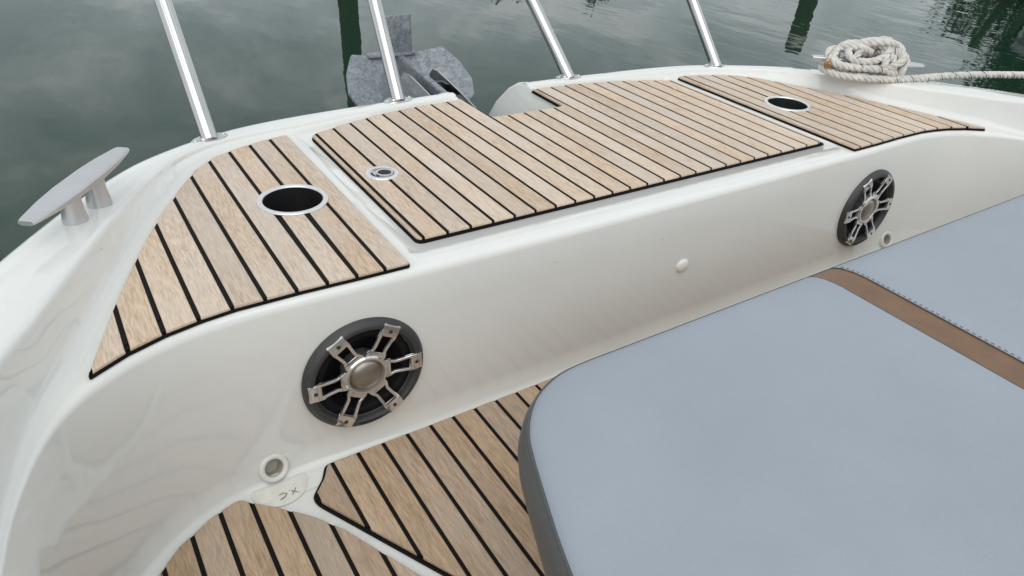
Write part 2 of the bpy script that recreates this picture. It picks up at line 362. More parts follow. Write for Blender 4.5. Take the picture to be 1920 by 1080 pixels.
def bite(poly, a, b, holes):
    """cut round holes out of a plank that spans x = a..b; a hole wider than the plank leaves two pieces"""
    out = [poly]
    for cx, cy, rd in holes:
        if cx+rd <= a or cx-rd >= b: continue
        ia, ib = abs(a-cx) < rd, abs(b-cx) < rd; nxt = []
        for p in out:
            ys = [q[1] for q in p]
            if not (min(ys) < cy-rd and max(ys) > cy+rd): nxt.append(p); continue
            if ia and ib:
                for front in (True, False):
                    h = clip(p, 1, cy, front); res = []; n = len(h)
                    for k in range(n):
                        q0, q1 = h[k], h[(k+1) % n]; res.append(q0)
                        if abs(q0[1]-cy) < 1e-6 and abs(q1[1]-cy) < 1e-6:
                            res.pop()
                            for m in range(13):
                                x = q0[0]+(q1[0]-q0[0])*m/12; res.append((x, cy+(-1 if front else 1)*math.sqrt(max(0, rd*rd-(x-cx)**2))))
                            h[(k+1) % n] = res.pop()
                    nxt.append([q for q in res if abs(q[1]-cy) > 1e-5])
            else:
                e = a if ia else b; half = math.sqrt(rd*rd-(e-cx)**2); res = []; n = len(p)
                a0 = math.atan2(half, e-cx)
                for k in range(n):
                    q0, q1 = p[k], p[(k+1) % n]; res.append(q0)
                    if abs(q0[0]-e) < 1e-5 and abs(q1[0]-e) < 1e-5 and min(q0[1], q1[1]) < cy-half and max(q0[1], q1[1]) > cy+half:
                        arc = []
                        # arc that runs inside the plank from the lower to the upper crossing
                        for m in range(17):
                            f = m/16
                            ang = (-a0 + 2*a0*f) if ia else (-a0 - (2*math.pi-2*a0)*f)
                            arc.append((cx+rd*math.cos(ang), cy+rd*math.sin(ang)))
                        if q1[1] < q0[1]: arc = arc[::-1]
                        res += arc
                nxt.append(res)
        out = nxt
    return out
# ------------------------------------------------------------------ the water
WZ = -0.80
bm = bmesh.new(); bmesh.ops.create_grid(bm, x_segments=4, y_segments=4, size=900); bmesh.ops.translate(bm, verts=bm.verts, vec=(0, 0, WZ))
wo = obj('water', bm, 'water'); wo['kind'] = 'structure'

# ------------------------------------------------------------------ the boat: fore deck moulding
# stations from the stem (x = 0) aft along one side: outer gunwale, coaming foot, platform edge, gunwale height
ST = [  # Ox, Oy, Fx, Fy, Ex, Ey, zg
 (0.00,1.637, 0.00,1.590, 0.00,.873, .008),
 (0.16,1.634, 0.16,1.588, 0.12,.873, .008),
 (0.39,1.620, 0.37,1.562, 0.30,.873, .010),
 (0.57,1.598, 0.55,1.527, 0.45,.874, .013),
 (0.69,1.568, 0.66,1.505, 0.57,.875, .016),
 (0.77,1.530, 0.72,1.485, 0.64,.876, .019),
 (0.84,1.482, 0.775,1.452, 0.70,.878, .024),
 (0.91,1.418, 0.83,1.395, 0.76,.879, .031),
 (0.97,1.342, 0.878,1.320, 0.81,.880, .038),
 (1.03,1.252, 0.929,1.225, 0.86,.879, .046),
 (1.085,1.158, 0.971,1.135, 0.913,.874, .054),
 (1.138,1.060, 1.012,1.040, 0.96,.863, .062),
 (1.180,0.968, 1.052,0.945, 1.002,.847, .069),
 (1.212,0.885, 1.083,0.868, 1.04,.824, .075),
 (1.240,0.805, 1.108,0.814, 1.075,.793, .080),
 (1.266,0.725, 1.128,0.760, 1.106,.750, .085),
 (1.290,0.650, 1.147,0.684, 1.135,.680, .089),
 (1.312,0.560, 1.164,0.591, 1.156,.590, .093),
 (1.345,0.400, 1.184,0.400, 1.176,.400, .10),
 (1.385,0.000, 1.195,0.000, 1.187,.000, .11),
 (1.41,-0.60, 1.20,-0.60, 1.192,-.60, .12),
 (1.41,-1.30, 1.20,-1.30, 1.192,-1.30, .13),
]
SOLE = -0.328
half = catmull([(*s,) if False else Vector(s) for s in ST], 8)
def mir(v): return Vector((-v[0], v[1], -v[2], v[3], -v[4], v[5], v[6]))
rows = [mir(v) for v in half[::-1]] + [Vector(v) for v in half[1:]]
def normals(ix):
    pts = [Vector((r[ix], r[ix+1])) for r in rows]; res = []
    for i in range(len(pts)):
        t = (pts[min(i+1, len(pts)-1)]-pts[max(i-1, 0)])
        t = t.normalized() if t.length > 1e-6 else Vector((1, 0)); res.append(Vector((-t.y, t.x)))   # points outboard (to the bow at the stem)
    return res
nO, nF, nE = normals(0), normals(2), normals(4)
bm = bmesh.new(); grid = []
for i, r in enumerate(rows):
    O = Vector((r[0], r[1])); F = Vector((r[2], r[3])); E = Vector((r[4], r[5])); zg = r[6]
    o, f, e = nO[i], nF[i], nE[i]
    gw = (O-F).length; gap = (F-E).length
    k = min(1.0, zg/0.030)                      # how tall the coaming stands here
    rr = 0.008*k+0.003
    nar = min(1.0, gap/0.06)                    # where the platform runs out into the side wall
    I = F + f*min(0.012, gw*0.2)
    pr = []
    def P(v, z): pr.append(Vector((v.x, v.y, z)))
    P(O-o*0.14, WZ-0.35); P(O-o*0.10, WZ); P(O-o*0.05, -0.45); P(O-o*0.012, -0.16); P(O-o*0.004, -0.075)
    P(O+o*0.012, -0.07+zg*.6); P(O+o*0.014, -0.045+zg*.7); P(O+o*0.002, -0.035+zg*.8)      # rub strake
    P(O, zg-0.016); P(O-o*0.0025, zg-0.007); P(O-o*0.008, zg-0.002); P(O-o*0.016, zg)
    m1 = (O-o*0.016).lerp(I+f*rr, 0.5); P(m1, zg+0.0008)
    P(I+f*rr, zg); P(I+f*rr*.45, zg-rr*.12); P(I+f*rr*.12, zg-rr*.45); P(I, zg-rr)
    fr = 0.020*min(1, k)*nar+0.002
    P(F+f*0.002, min(fr, zg*.5)); P(F-f*fr*.12, fr*.45*min(1, zg/.02)); P(F-f*fr*.45, fr*.12*min(1, zg/.02)); P(F-f*fr, 0)
    er = 0.012*nar+0.003
    g0 = F-f*fr; g1 = E+e*er
    for q in (0.33, 0.66): P(g0.lerp(g1, q), 0)
    P(g1, 0); P(E+e*er*.5, -er*.09); P(E+e*er*.14, -er*.42); P(E, -er)
    for q in (0.25, 0.5, 0.75): P(E-e*0.004*q, -er+(-0.285+er)*q)
    P(E-e*0.004, -0.285); P(E-e*0.006, -0.304); P(E-e*0.012, -0.318); P(E-e*0.021, -0.3255); P(E-e*0.031, SOLE+0.0004); P(E-e*0.06, SOLE)
    grid.append([bm.verts.new(v) for v in pr])
for a, b in zip(grid, grid[1:]):
    for k in range(len(a)-1): bm.faces.new((a[k], b[k], b[k+1], a[k+1]))
bmesh.ops.recalc_face_normals(bm, faces=bm.faces)
def bisect(bm, co, no):
    bmesh.ops.bisect_plane(bm, geom=list(bm.verts)+list(bm.edges)+list(bm.faces), plane_co=co, plane_no=no, dist=1e-5)
NX0, NX1, NY = -0.118, 0.108, 1.432
CUPS = [(-0.687, 1.180), (0.687, 1.180)]
for x in (NX0, NX1): bisect(bm, (x, 0, 0), (1, 0, 0))
bisect(bm, (0, NY, 0), (0, 1, 0))
for x in (-0.576, -0.568, 0.562, 0.568): bisect(bm, (x, 0, 0), (1, 0, 0))
for y in (0.926, 0.934): bisect(bm, (0, y, 0), (0, 1, 0))
for cx, cy in CUPS:
    for d in (-.052, .052): bisect(bm, (cx+d, 0, 0), (1, 0, 0)); bisect(bm, (0, cy+d, 0), (0, 1, 0))
SPX = ((-0.688, 0.0735, -0.170, 0.0735), (0.690, 0.0735, -0.170, 0.0735), (-0.8555, 0.0155, -0.3000, 0.0155), (0.8555, 0.0155, -0.3000, 0.0155))
for sx, hw, sz, hh in SPX:
    for d in (-1, 1): bisect(bm, (sx+d*hw, 0, 0), (1, 0, 0)); bisect(bm, (0, 0, sz+d*hh), (0, 0, 1))
kill = []
for f in bm.faces:
    c = f.calc_center_median()
    if NX0 < c.x < NX1 and c.y > NY and c.z > -0.155: kill.append(f)
    for sx, hw, sz, hh in SPX:
        if abs(c.x-sx) < hw and abs(c.z-sz) < hh and .8 < c.y < 1.0: kill.append(f)
    for cx, cy in CUPS:
        if abs(c.x-cx) < .052 and abs(c.y-cy) < .052 and abs(c.z) < .01: kill.append(f)
bmesh.ops.delete(bm, geom=list(set(kill)), context='FACES')
for v in bm.verts:                               # the gutter round the locker lid is moulded 12 mm lower
    if -0.5685 < v.co.x < 0.5625 and v.co.y > 0.9335 and abs(v.co.z) < 0.002 and v.co.y < 1.6: v.co.z -= 0.0055
boat = thing('boat', 'white gelcoat fore deck of a motor boat with raised gunwales round the bow', 'boat', (0, 0.9, SOLE))
obj('deck_moulding', bm, 'gelcoat', boat, smooth=50)
# sole sheet, aft cockpit wall
bm = bmesh.new()
E0 = [(r[4], r[5]) for r in rows]; inn = [(E0[i][0]-nE[i].x*0.012, E0[i][1]-nE[i].y*0.012) for i in range(len(E0))]
vs = [bm.verts.new((x, y, SOLE-0.001)) for x, y in inn]; bm.faces.new(vs[::-1])
obj('sole', bm, 'gelcoat', boat)
bm = bmesh.new(); box(bm, -1.19, 1.19, -1.40, -1.30, SOLE-0.05, 0.55, 0.02); obj('aft_wall', bm, 'gelcoat', boat, smooth=40)
# anchor channel through the bow: two walls, floor, inner end
bm = bmesh.new()
def quad(*p): bm.faces.new([bm.verts.new(q) for q in p])
def slab(poly, nrm, th):                        # polygon with thickness
    a = [bm.verts.new(p) for p in poly]; b = [bm.verts.new(Vector(p)+Vector(nrm)*th) for p in poly]; n = len(poly)
    bm.faces.new(a); bm.faces.new(b[::-1])
    for i in range(n): bm.faces.new((a[i], b[i], b[(i+1) % n], a[(i+1) % n]))
side = [(1.428, -0.006), (1.47, -0.004), (1.60, 0.006), (1.628, 0.007), (1.655, -0.002), (1.70, -0.03), (1.76, -0.085), (1.80, -0.14), (1.80, -0.22), (1.428, -0.20)]
slab([(NX1, y, z) for y, z in side], (1, 0, 0), 0.022)
slab([(NX0, y, z) for y, z in side], (-1, 0, 0), 0.022)
slab([(NX0, 1.43, -0.135), (NX1, 1.43, -0.135), (NX1, 1.80, -0.19), (NX0, 1.80, -0.19)], (0, 0, -1), 0.02)
slab([(NX0-.02, NY, -0.011), (NX1+.02, NY, -0.011), (NX1+.02, NY, -0.15), (NX0-.02, NY, -0.15)], (0, -1, 0), 0.01)
bmesh.ops.recalc_face_normals(bm, faces=bm.faces)
bmesh.ops.bevel(bm, geom=[e for e in bm.edges if e.calc_face_angle(0) > 0.6], offset=0.006, segments=3, profile=0.5, affect='EDGES')
ch = obj('anchor_channel', bm, 'gelcoat', boat, smooth=40)
bm = bmesh.new(); box(bm, 0.015, NX1-0.006, 1.441, 1.50, -0.134, -0.07, 0.004); obj('opening_dark_block', bm, 'black_plastic', ch, smooth=40)  # solid black block stands in for the darkness of the chain opening

# ------------------------------------------------------------------ teak panels
PITCH = 0.0465; SEAM = 0.0062
def teak_panel(thing_obj, outline, x_start, z0, mat, PITCH=PITCH, base_h=0.0035, top=0.0090, holes=(), edge=0.0012, bev=0.0022, border=True):
    """black bedding slab with planks laid fore and aft on it"""
    bm = bmesh.new()
    for p in ring_cut(inset(outline, 0.0035), holes): prism(bm, p, z0+base_h, z0+top-0.0014, 0)
    obj('caulking', bm, 'caulk', thing_obj)
    bm = bmesh.new()
    for p in ring_cut(outline, holes): prism(bm, p, z0, z0+base_h-.0002, 0)
    obj('bedding', bm, 'caulk', thing_obj)
    inn = inset(outline, edge)
    xs = [p[0] for p in inn]; x0 = x_start
    while x0 > min(xs): x0 -= PITCH
    while x0 < max(xs):
        a, b = x0+SEAM/2, x0+PITCH-SEAM/2
        pl = clip(clip(inn, 0, a, False), 0, b, True)
        if len(pl) >= 3 and abs(area(pl)) > 3e-5:
            for piece in bite(pl, a, b, holes):
                piece = thin(piece, 0.0032)
                if len(piece) < 3: continue
                bm = bmesh.new(); prism(bm, piece, z0+base_h+0.0003, z0+top+random.uniform(-.0003, .0003), bev)
                obj('plank', bm, mat, thing_obj, smooth=12)
        x0 += PITCH
def mirror(p): return [(-x, y) for x, y in p][::-1]
side_pts = [(-0.594, 0.8865, .006), (-0.674, .8875, 0), (-0.77, .8905, 0), (-0.865, .8895, 0), (-0.911, .8835, 0), (-0.961, .872, 0), (-1.010, .853, 0), (-1.039, .836, 0), (-1.060, .823, .008),
            (-1.008, .974, 0), (-.959, 1.097, 0), (-.907, 1.215, 0), (-.858, 1.306, 0), (-.812, 1.386, 0), (-.765, 1.436, 0), (-.712, 1.463, 0), (-.66, 1.482, 0), (-.596, 1.498, .01)]
sp = round_poly(side_pts, 0, 4)
for s, lab in ((-1, 'tapered teak panel on the port shelf beside the bare cleat'),
               (1, 'tapered teak panel on the starboard shelf below the cleat with the coiled rope')):
    out = sp if s < 0 else [(x-.020 if x < .60 else x, y) for x, y in mirror(sp)]
    t = thing('teak_panel', lab, 'deck panel', (s*0.8, 1.1, 0.0), group='teak panels beside the locker lid')
    cx, cy = CUPS[0] if s < 0 else CUPS[1]
    teak_panel(t, out, s*0.594+SEAM/2, 0.0006, 'teak', base_h=0.0048, top=0.0098, holes=[(cx, cy, 0.0575)])
# locker lid with the anchor notch
hp = [(-0.547, .957, .014), (0.547, .957, .014), (0.547, 1.487, .016), (.464, 1.517, 0), (.37, 1.547, 0), (.246, 1.567, 0), (.105, 1.573, 0), (.102, 1.424, .016), (-.112, 1.424, .016), (-.114, 1.573, 0), (-.246, 1.567, 0), (-.37, 1.547, 0), (-.464, 1.517, 0), (-.547, 1.487, .016)]
hpoly = round_poly(hp, 0, 5)
LATCH = (-0.4905, 1.229)
lid = thing('locker_lid', 'broad teak anchor locker lid with a square notch at the bow', 'hatch', (0, 1.25, -0.012))
bm = bmesh.new(); gp = [(x+.013 if x > .5 else x, y) for x, y in inset(hpoly, -0.001)]  # starboard edge widened so that black fills the gutter there
for p in ring_cut(gp, [(LATCH[0], LATCH[1], 0.024)]): prism(bm, p, -0.0056, -0.0032, 0)
obj('gasket', bm, 'gasket', lid)
teak_panel(lid, hpoly, -0.535, -0.0030, 'teak', holes=[(LATCH[0], LATCH[1], 0.024)], edge=0.0015)
# sole panels
A_ = [(-0.7744, 0.8524, .008), (-0.7881, 0.8269, .006), (-0.8147, 0.7974, .014), (-0.8117, 0.7807, .01), (-0.5682, 0.3241, 0), (-0.4307, 0.0589, .03), (0.4307, 0.0589, .03), (0.8117, 0.7807, .01), (0.8147, 0.7974, .014), (0.7881, 0.8269, .006), (0.7744, 0.8524, .008)]
fp = thing('sole_hatch', 'wide teak sole hatch with slanting sides in front of the speaker wall', 'hatch', (0, .5, SOLE))
bm = bmesh.new(); prism(bm, inset(round_poly(A_, 0, 4), -0.003), SOLE-0.0005, SOLE+0.003, 0); obj('gasket', bm, 'gasket', fp)
teak_panel(fp, round_poly(A_, 0, 4), -0.7651, SOLE+0.0005, 'teak_sole', edge=0.002)
B_ = [(-1.0935, -0.2946, .02), (-0.3619, -0.2946, .02), (-0.4405, 0.0196, .02), (-0.5976, 0.3241, 0), (-0.7233, 0.5647, 0), (-0.7970, 0.7139, 0), (-0.8294, 0.7611, .02), (-0.8647, 0.7974, .03), (-0.9001, 0.8308, .02), (-0.9187, 0.8504, .012), (-0.9659, 0.8347, 0), (-1.0189, 0.8033, 0), (-1.0513, 0.7709, 0), (-1.0837, 0.7218, 0), (-1.1132, 0.6481, 0), (-1.1328, 0.5401, 0), (-1.1426, 0.2946, 0)]
B_ = round_poly(B_, 0, 4)
for s, lab in ((-1, 'brown teak panel on the cockpit sole along the port wall below the open drain'),):
    t = thing('teak_panel', lab, 'deck panel', (s*.9, .4, SOLE))
    teak_panel(t, B_ if s < 0 else mirror(B_), -0.7651, SOLE+0.0005, 'teak_sole', edge=0.0016)

# ------------------------------------------------------------------ cup holders and latch
def cup_holder(x, y, label):
    z = 0.0106
    t = thing('cup_holder', label, 'cup holder', (x, y, z), group='cup holders in the teak')
    bm = bmesh.new(); lathe(bm, [(0.0525, -0.004), (0.0528, 0.0012), (0.0545, 0.0030), (0.0590, 0.0036), (0.0618, 0.0026), (0.0632, 0.0004), (0.0628, -0.0004), (0.0565, -0.0006), (0.0560, -0.004)], 64, closed=True)
    obj('rim', bm, 'rim_steel', t, smooth=60, local=True)
    bm = bmesh.new(); lathe(bm, [(0.0524, 0.0002), (0.0518, -0.010), (0.0490, -0.078), (0.0470, -0.083), (0.0, -0.083)], 64)
    obj('cup', bm, 'black_plastic', t, smooth=40, local=True)
    return t
cup_holder(*CUPS[0], 'black cup holder with steel rim in the port teak panel')
cup_holder(*CUPS[1], 'black cup holder with steel rim in the starboard teak panel')
t = thing('flush_latch', 'round steel flush lift ring latch set into the locker lid', 'latch', (LATCH[0], LATCH[1], 0.0064))
bm = bmesh.new(); lathe(bm, [(0.0335, -0.0004), (0.0330, 0.0012), (0.0310, 0.0024), (0.0270, 0.0026), (0.0240, 0.0012), (0.0238, -0.006)], 56); obj('flange', bm, 'rim_steel', t, smooth=50, local=True)
bm = bmesh.new(); lathe(bm, [(0.0237, -0.0045), (0.0, -0.0045)], 48); obj('recess', bm, 'rim_steel', t, smooth=50, local=True)
bm = bmesh.new(); lathe(bm, [(0.0132, -0.0030), (0.0135, 0.0012), (0.0150, 0.0022), (0.0176, 0.0014), (0.0182, -0.0030)], 40, ctr=(0.0048, 0.0, 0)); obj('lift_ring', bm, 'chrome', t, smooth=50, local=True)
bm = bmesh.new(); lathe(bm, [(0.0133, -0.0005), (0.008, -0.0028), (0.0, -0.0032)], 40, ctr=(0.0048, 0.0, 0)); obj('finger_hole_dark', bm, 'black_plastic', t, smooth=50, local=True)  # shallow dish coloured black to stand in for the hole's darkness
bm = bmesh.new(); box(bm, -0.0225, -0.0175, -0.009, 0.009, -0.004, 0.0008, 0.001); obj('hinge_pin', bm, 'black_plastic', t, smooth=40, local=True)

# ------------------------------------------------------------------ speakers
def spoke_mesh():
    bm = bmesh.new(); pass
    W = lambda r: 0.0190-0.0058*min(1, (r-0.034)/0.016) if r < 0.050 else 0.0132+0.0026*min(1, max(0, (r-0.055)/0.03))
    Z = lambda r: 0.0128+0.0062*((r-0.036)/0.05) if r < 0.086 else (0.0190 if r < 0.093 else (0.0180 if r < 0.098 else (0.0125 if r < 0.1005 else 0.0075)))
    S = lambda r: W(r)-0.0050
    slot = [0.0425, 0.046, 0.050, 0.058, 0.068, 0.078]
    th = 0.005
    def strip(rr, f0, f1):
        top = []; bot = []
        for r in rr:
            top.append((bm.verts.new((r, f0(r), Z(r))), bm.verts.new((r, f1(r), Z(r)))))
            bot.append((bm.verts.new((r, f0(r), Z(r)-th)), bm.verts.new((r, f1(r), Z(r)-th))))
        for i in range(len(rr)-1):
            a, b = top[i], top[i+1]; c, d = bot[i], bot[i+1]
            bm.faces.new((a[0], b[0], b[1], a[1])); bm.faces.new((c[0], c[1], d[1], d[0]))
            bm.faces.new((a[0], c[0], d[0], b[0])); bm.faces.new((a[1], b[1], d[1], c[1]))
        for tp, bt in ((top[0], bot[0]), (top[-1], bot[-1])): bm.faces.new((tp[0], tp[1], bt[1], bt[0]))
    strip([0.034, 0.038, 0.0425], lambda r: -W(max(r, .036)), lambda r: W(max(r, .036)))
    strip(slot, lambda r: -W(r), lambda r: -S(r)); strip(slot, lambda r: S(r), lambda r: W(r))
    strip([0.078, 0.086, 0.0930, 0.0978, 0.1000, 0.1025], lambda r: -W(r), lambda r: W(r))
    bmesh.ops.remove_doubles(bm, verts=bm.verts, dist=1e-5); bmesh.ops.recalc_face_normals(bm, faces=bm.faces)
    bmesh.ops.bevel(bm, geom=[e for e in bm.edges if e.is_manifold and e.calc_face_angle(0) > 0.9], offset=0.0008, segments=2, affect='EDGES')
    return bm
SPK = None
def speaker(x, y, z, label, turn):
    lean = math.radians(-2)
    t = thing('speaker', label, 'speaker', (x, y, z), (math.radians(90)+lean, 0, 0), 'speakers in the cockpit wall')
    o = obj('bezel', (lambda b: (lathe(b, [(0.100, 0.0), (0.1055, 0.002), (0.1062, 0.006), (0.1035, 0.0115), (0.0985, 0.0165), (0.0950, 0.0180), (0.0905, 0.0176), (0.0885, 0.0150), (0.0870, 0.0060), (0.0800, 0.0010), (0.0780, -0.012)], 72), b)[1])(bmesh.new()), 'bezel', t, smooth=30, local=True)
    bm = bmesh.new(); lathe(bm, [(0.0868, 0.0040), (0.0800, 0.0062), (0.0730, 0.0050), (0.0690, 0.0018)], 64); obj('surround', bm, 'surround_black', t, smooth=50, local=True)
    bm = bmesh.new(); lathe(bm, [(0.0695, 0.0030), (0.0560, -0.010), (0.0300, -0.024), (0.0, -0.026)], 64); obj('cone', bm, 'cone_black', t, smooth=50, local=True)
    bm = bmesh.new(); lathe(bm, [(0.0295, -0.020), (0.0300, 0.0115), (0.0312, 0.0148), (0.0350, 0.0152), (0.0378, 0.0130), (0.0382, 0.0080), (0.034, -0.020)], 56); obj('hub', bm, 'chrome', t, smooth=40, local=True)
    bm = bmesh.new(); lathe(bm, [(0.0302, 0.0085), (0.0272, 0.0100), (0.0264, 0.0115), (0.0210, 0.0158), (0.0110, 0.0186), (0.0, 0.0194)], 48); obj('dome', bm, 'dome', t, smooth=60, local=True)
    global SPK
    for k in range(6):
        if SPK is None:
            s = obj('spoke', spoke_mesh(), 'chrome', t, smooth=30, local=True); SPK = s.data
        else:
            s = link(bpy.data.objects.new('spoke', SPK)); s.parent = t
        s.rotation_euler = (0, 0, math.radians(60*k+turn))
        bm = bmesh.new(); lathe(bm, [(0.0034, 0.0150), (0.0034, 0.0194), (0.0030, 0.0200), (0.0016, 0.0201), (0.0013, 0.0190), (0, 0.0190)], 16, ctr=(0.0880, 0, 0)); obj('screw', bm, 'bezel', s, smooth=40, local=True)
    # small badge at the foot of the bezel
    bm = bmesh.new(); 
    for k in range(7):
        a = math.radians(-101+k*3.6); box(bm, 0.094*math.cos(a)-.0019, 0.094*math.cos(a)+.0019, 0.094*math.sin(a)-.0022, 0.094*math.sin(a)+.0022, 0.0175, 0.0184)
    obj('badge', bm, 'black_plastic', t, local=True)
speaker(-0.688, 0.8770, -0.170, 'round speaker with six chrome spokes above the port sole panel', 0)
speaker(0.690, 0.8770, -0.170, 'round speaker with six chrome spokes beyond the grey cushion', 0)

# ------------------------------------------------------------------ drains, plug
def drain(s, label):
    c = Vector((s*0.8555, 0.8690, -0.3015)); ax = Vector((s*0.10*-1, -0.90, 0.42)).normalized()
    t = thing('drain_fitting', label, 'drain', c, ax.to_track_quat('Z', 'Y').to_euler(), 'plastic drains in the cockpit wall')
    bm = bmesh.new(); lathe(bm, [(0.0150, -0.030), (0.0150, 0.002), (0.0165, 0.0050), (0.0200, 0.0062), (0.0235, 0.0048), (0.0250, 0.0010), (0.0250, -0.025)], 40); obj('flange', bm, 'white_plastic', t, smooth=50, local=True)
    bm = bmesh.new(); lathe(bm, [(0.0150, 0.0005), (0.0147, -0.024), (0.0, -0.024)], 32); obj('bore', bm, 'bore_shade_grey', t, local=True)
    bm = bmesh.new()                                    # moulded lip below the drain, with its water stain
    for k, (r0, zz) in enumerate(((0.062, SOLE+0.0008),)):
        n = 22; arcs = []
        for f, zz in ((1.0, .0008), (.86, .0022), (.5, .0034), (.12, .0060)):
            arcs.append([bm.verts.new((s*0.8555+math.cos(math.pi*(1+i/n))*0.048*(.75+.25*f), 0.856+math.sin(math.pi*(1+i/n))*0.048*f, SOLE+zz)) for i in range(n+1)])
        for a, b in zip(arcs, arcs[1:]):
            for i in range(n): bm.faces.new((a[i], a[i+1], b[i+1], b[i]))
    bm2 = bm
    for v in bm2.verts: v.co -= c
    R = t.rotation_euler.to_matrix().transposed()
    for v in bm2.verts: v.co = R @ v.co
    obj('apron', bm2, 'stained_gelcoat', t, smooth=80, local=True)
    if s < 0:                                           # scribbled marks on the apron
        bm = bmesh.new()
        def pt(u, v):
            # u along x, v down the apron (0 top .. 1 foot)
            y = 0.8390-0.028*v; z = SOLE+0.0030
            q = Vector((s*0.8555+.004+u*.85, y, z+0.0010)) - c; return R @ q
        for st in ([(-.012, .35), (-.003, .30), (.002, .45), (-.004, .62), (-.013, .70)], [(.010, .66), (.016, .45), (.021, .25)], [(.011, .35), (.015, .47), (.020, .60)], [(.022, .62), (.0235, .66)], [(.0075, .26), (.0085, .30)]):
            tube(bm, [pt(*p) for p in st], 0.0006, 6)
        obj('mark', bm, 'dirt', t, smooth=60, local=True)
drain(-1, 'open white plastic drain with yellow stain under the port speaker')
drain(1, 'white plastic drain half hidden by the cushion beyond the starboard speaker')
bm = bmesh.new(); lathe(bm, [(0.0, 0.0085), (0.010, 0.0080), (0.0145, 0.0060), (0.0172, 0.0030), (0.0178, -0.006)], 32, ctr=(0.032, 0.8720, -0.160), rot=Euler((math.radians(89), 0, 0)), ry=0.90)
o = obj('plug', bm, 'white_plastic', None, smooth=60); tag(o, 'small oval white plug midway between the speakers', 'plug')

# ------------------------------------------------------------------ bow rail
rail = thing('bow_rail', 'polished steel bow rail with four raked stanchions along the gunwale', 'rail', (0, 1.6, 0.01))
SB = [(-0.752, 1.512, .0195, -0.03, 0.90), (-0.276, 1.612, .0105, 0.10, 0.86), (0.258, 1.612, .0105, -0.25, 0.80), (0.752, 1.510, .0195, -0.06, 0.84)]
tops = []
for (x, y, z, lx, ly) in SB:
    h = 0.46; d = Vector((lx, ly, 1.0)); b = Vector((x, y, z)); tp = b+d*h; tops.append(tp)
    bm = bmesh.new(); tube(bm, [b-d*0.004, b+d*0.03, b+d*h*.5, tp], 0.0170, 28); st = obj('stanchion', bm, 'steel', rail, smooth=50)
    tang = 0.35 if x < -.5 else (-.42 if x > .5 else (.12 if x < 0 else -.12))
    bm = bmesh.new(); lathe(bm, [(0.0, 0.0045), (0.017, 0.0045), (0.0200, 0.0060), (0.0215, 0.0030), (0.038, 0.0022), (0.0410, 0.0002), (0.0410, -0.004)], 40, ry=0.52)
    bmesh.ops.rotate(bm, verts=bm.verts, matrix=Matrix.Rotation(tang, 3, 'Z')); bmesh.ops.translate(bm, verts=bm.verts, vec=(x, y, z-.0005)); obj('base_plate', bm, 'steel', st, smooth=40)
    for q in (-1, 1):
        bm = bmesh.new(); c = Vector((x+q*0.032*math.cos(tang), y+q*0.032*math.sin(tang), z+0.0020)); lathe(bm, [(0, 0.0022), (0.003, 0.0018), (0.0046, 0.0)], 14, ctr=c); obj('screw', bm, 'steel', st, smooth=40)
bm = bmesh.new(); path = catmull([(-1.12, 0.3, .62), (-1.02, 1.2, .54)]+[tuple(p) for p in tops]+[(1.02, 1.2, .54), (1.12, .3, .62)], 10); tube(bm, path, 0.0165, 20); obj('top_rail', bm, 'steel', rail, smooth=60)

# ------------------------------------------------------------------ cleats
def cleat(ctr, direction, L, label):
    t = thing('cleat', label, 'cleat', ctr, (0, 0, math.atan2(direction[1], direction[0])), 'mooring cleats on the gunwale')
    bm = bmesh.new(); rings = []
    for u, wd, zt, th in ((-1, .011, .000, .007), (-.94, .0135, .0006, .009), (-.6, .0195, .0015, .0135), (-.25, .0225, .002, .016), (.25, .0225, .002, .016), (.6, .0195, .0015, .0135), (.94, .0135, .0006, .009), (1, .011, .0, .007)):
        x = u*L/2; zc = 0.052+zt; b = 0.0025
        rings.append([bm.verts.new(p) for p in ((x, -wd+b, zc), (x, wd-b, zc), (x, wd, zc-b), (x, wd*.92, zc-th*.7), (x, wd*.55, zc-th), (x, -wd*.55, zc-th), (x, -wd*.92, zc-th*.7), (x, -wd, zc-b))])
    for a, b in zip(rings, rings[1:]):
        for k in range(8): bm.faces.new((a[k], b[k], b[(k+1) % 8], a[(k+1) % 8]))
    bm.faces.new(rings[0]); bm.faces.new(rings[-1][::-1]); bmesh.ops.recalc_face_normals(bm, faces=bm.faces)
    obj('horn', bm, 'aluminium', t, smooth=24, local=True)
    for q in (-1, 1):
        bm = bmesh.new(); lathe(bm, [(0.0, -.004), (0.0195, -.004), (0.0190, 0.004), (0.0165, 0.018), (0.0160, 0.034), (0.0185, 0.046), (0, .046)], 28, ctr=(q*0.034, 0, 0), ry=0.95); obj('leg', bm, 'aluminium', t, smooth=40, local=True)
    return t
cleat((-1.006, 1.192, 0.0535), (0.150, 0.216), 0.272, 'bare aluminium mooring cleat on the port gunwale')
RC = Vector((0.982, 1.166, 0.0535)); RD = Vector((0.80, -0.60, 0)).normalized()
cleat(RC, RD, 0.315, 'aluminium mooring cleat wrapped in twisted rope on the starboard gunwale')

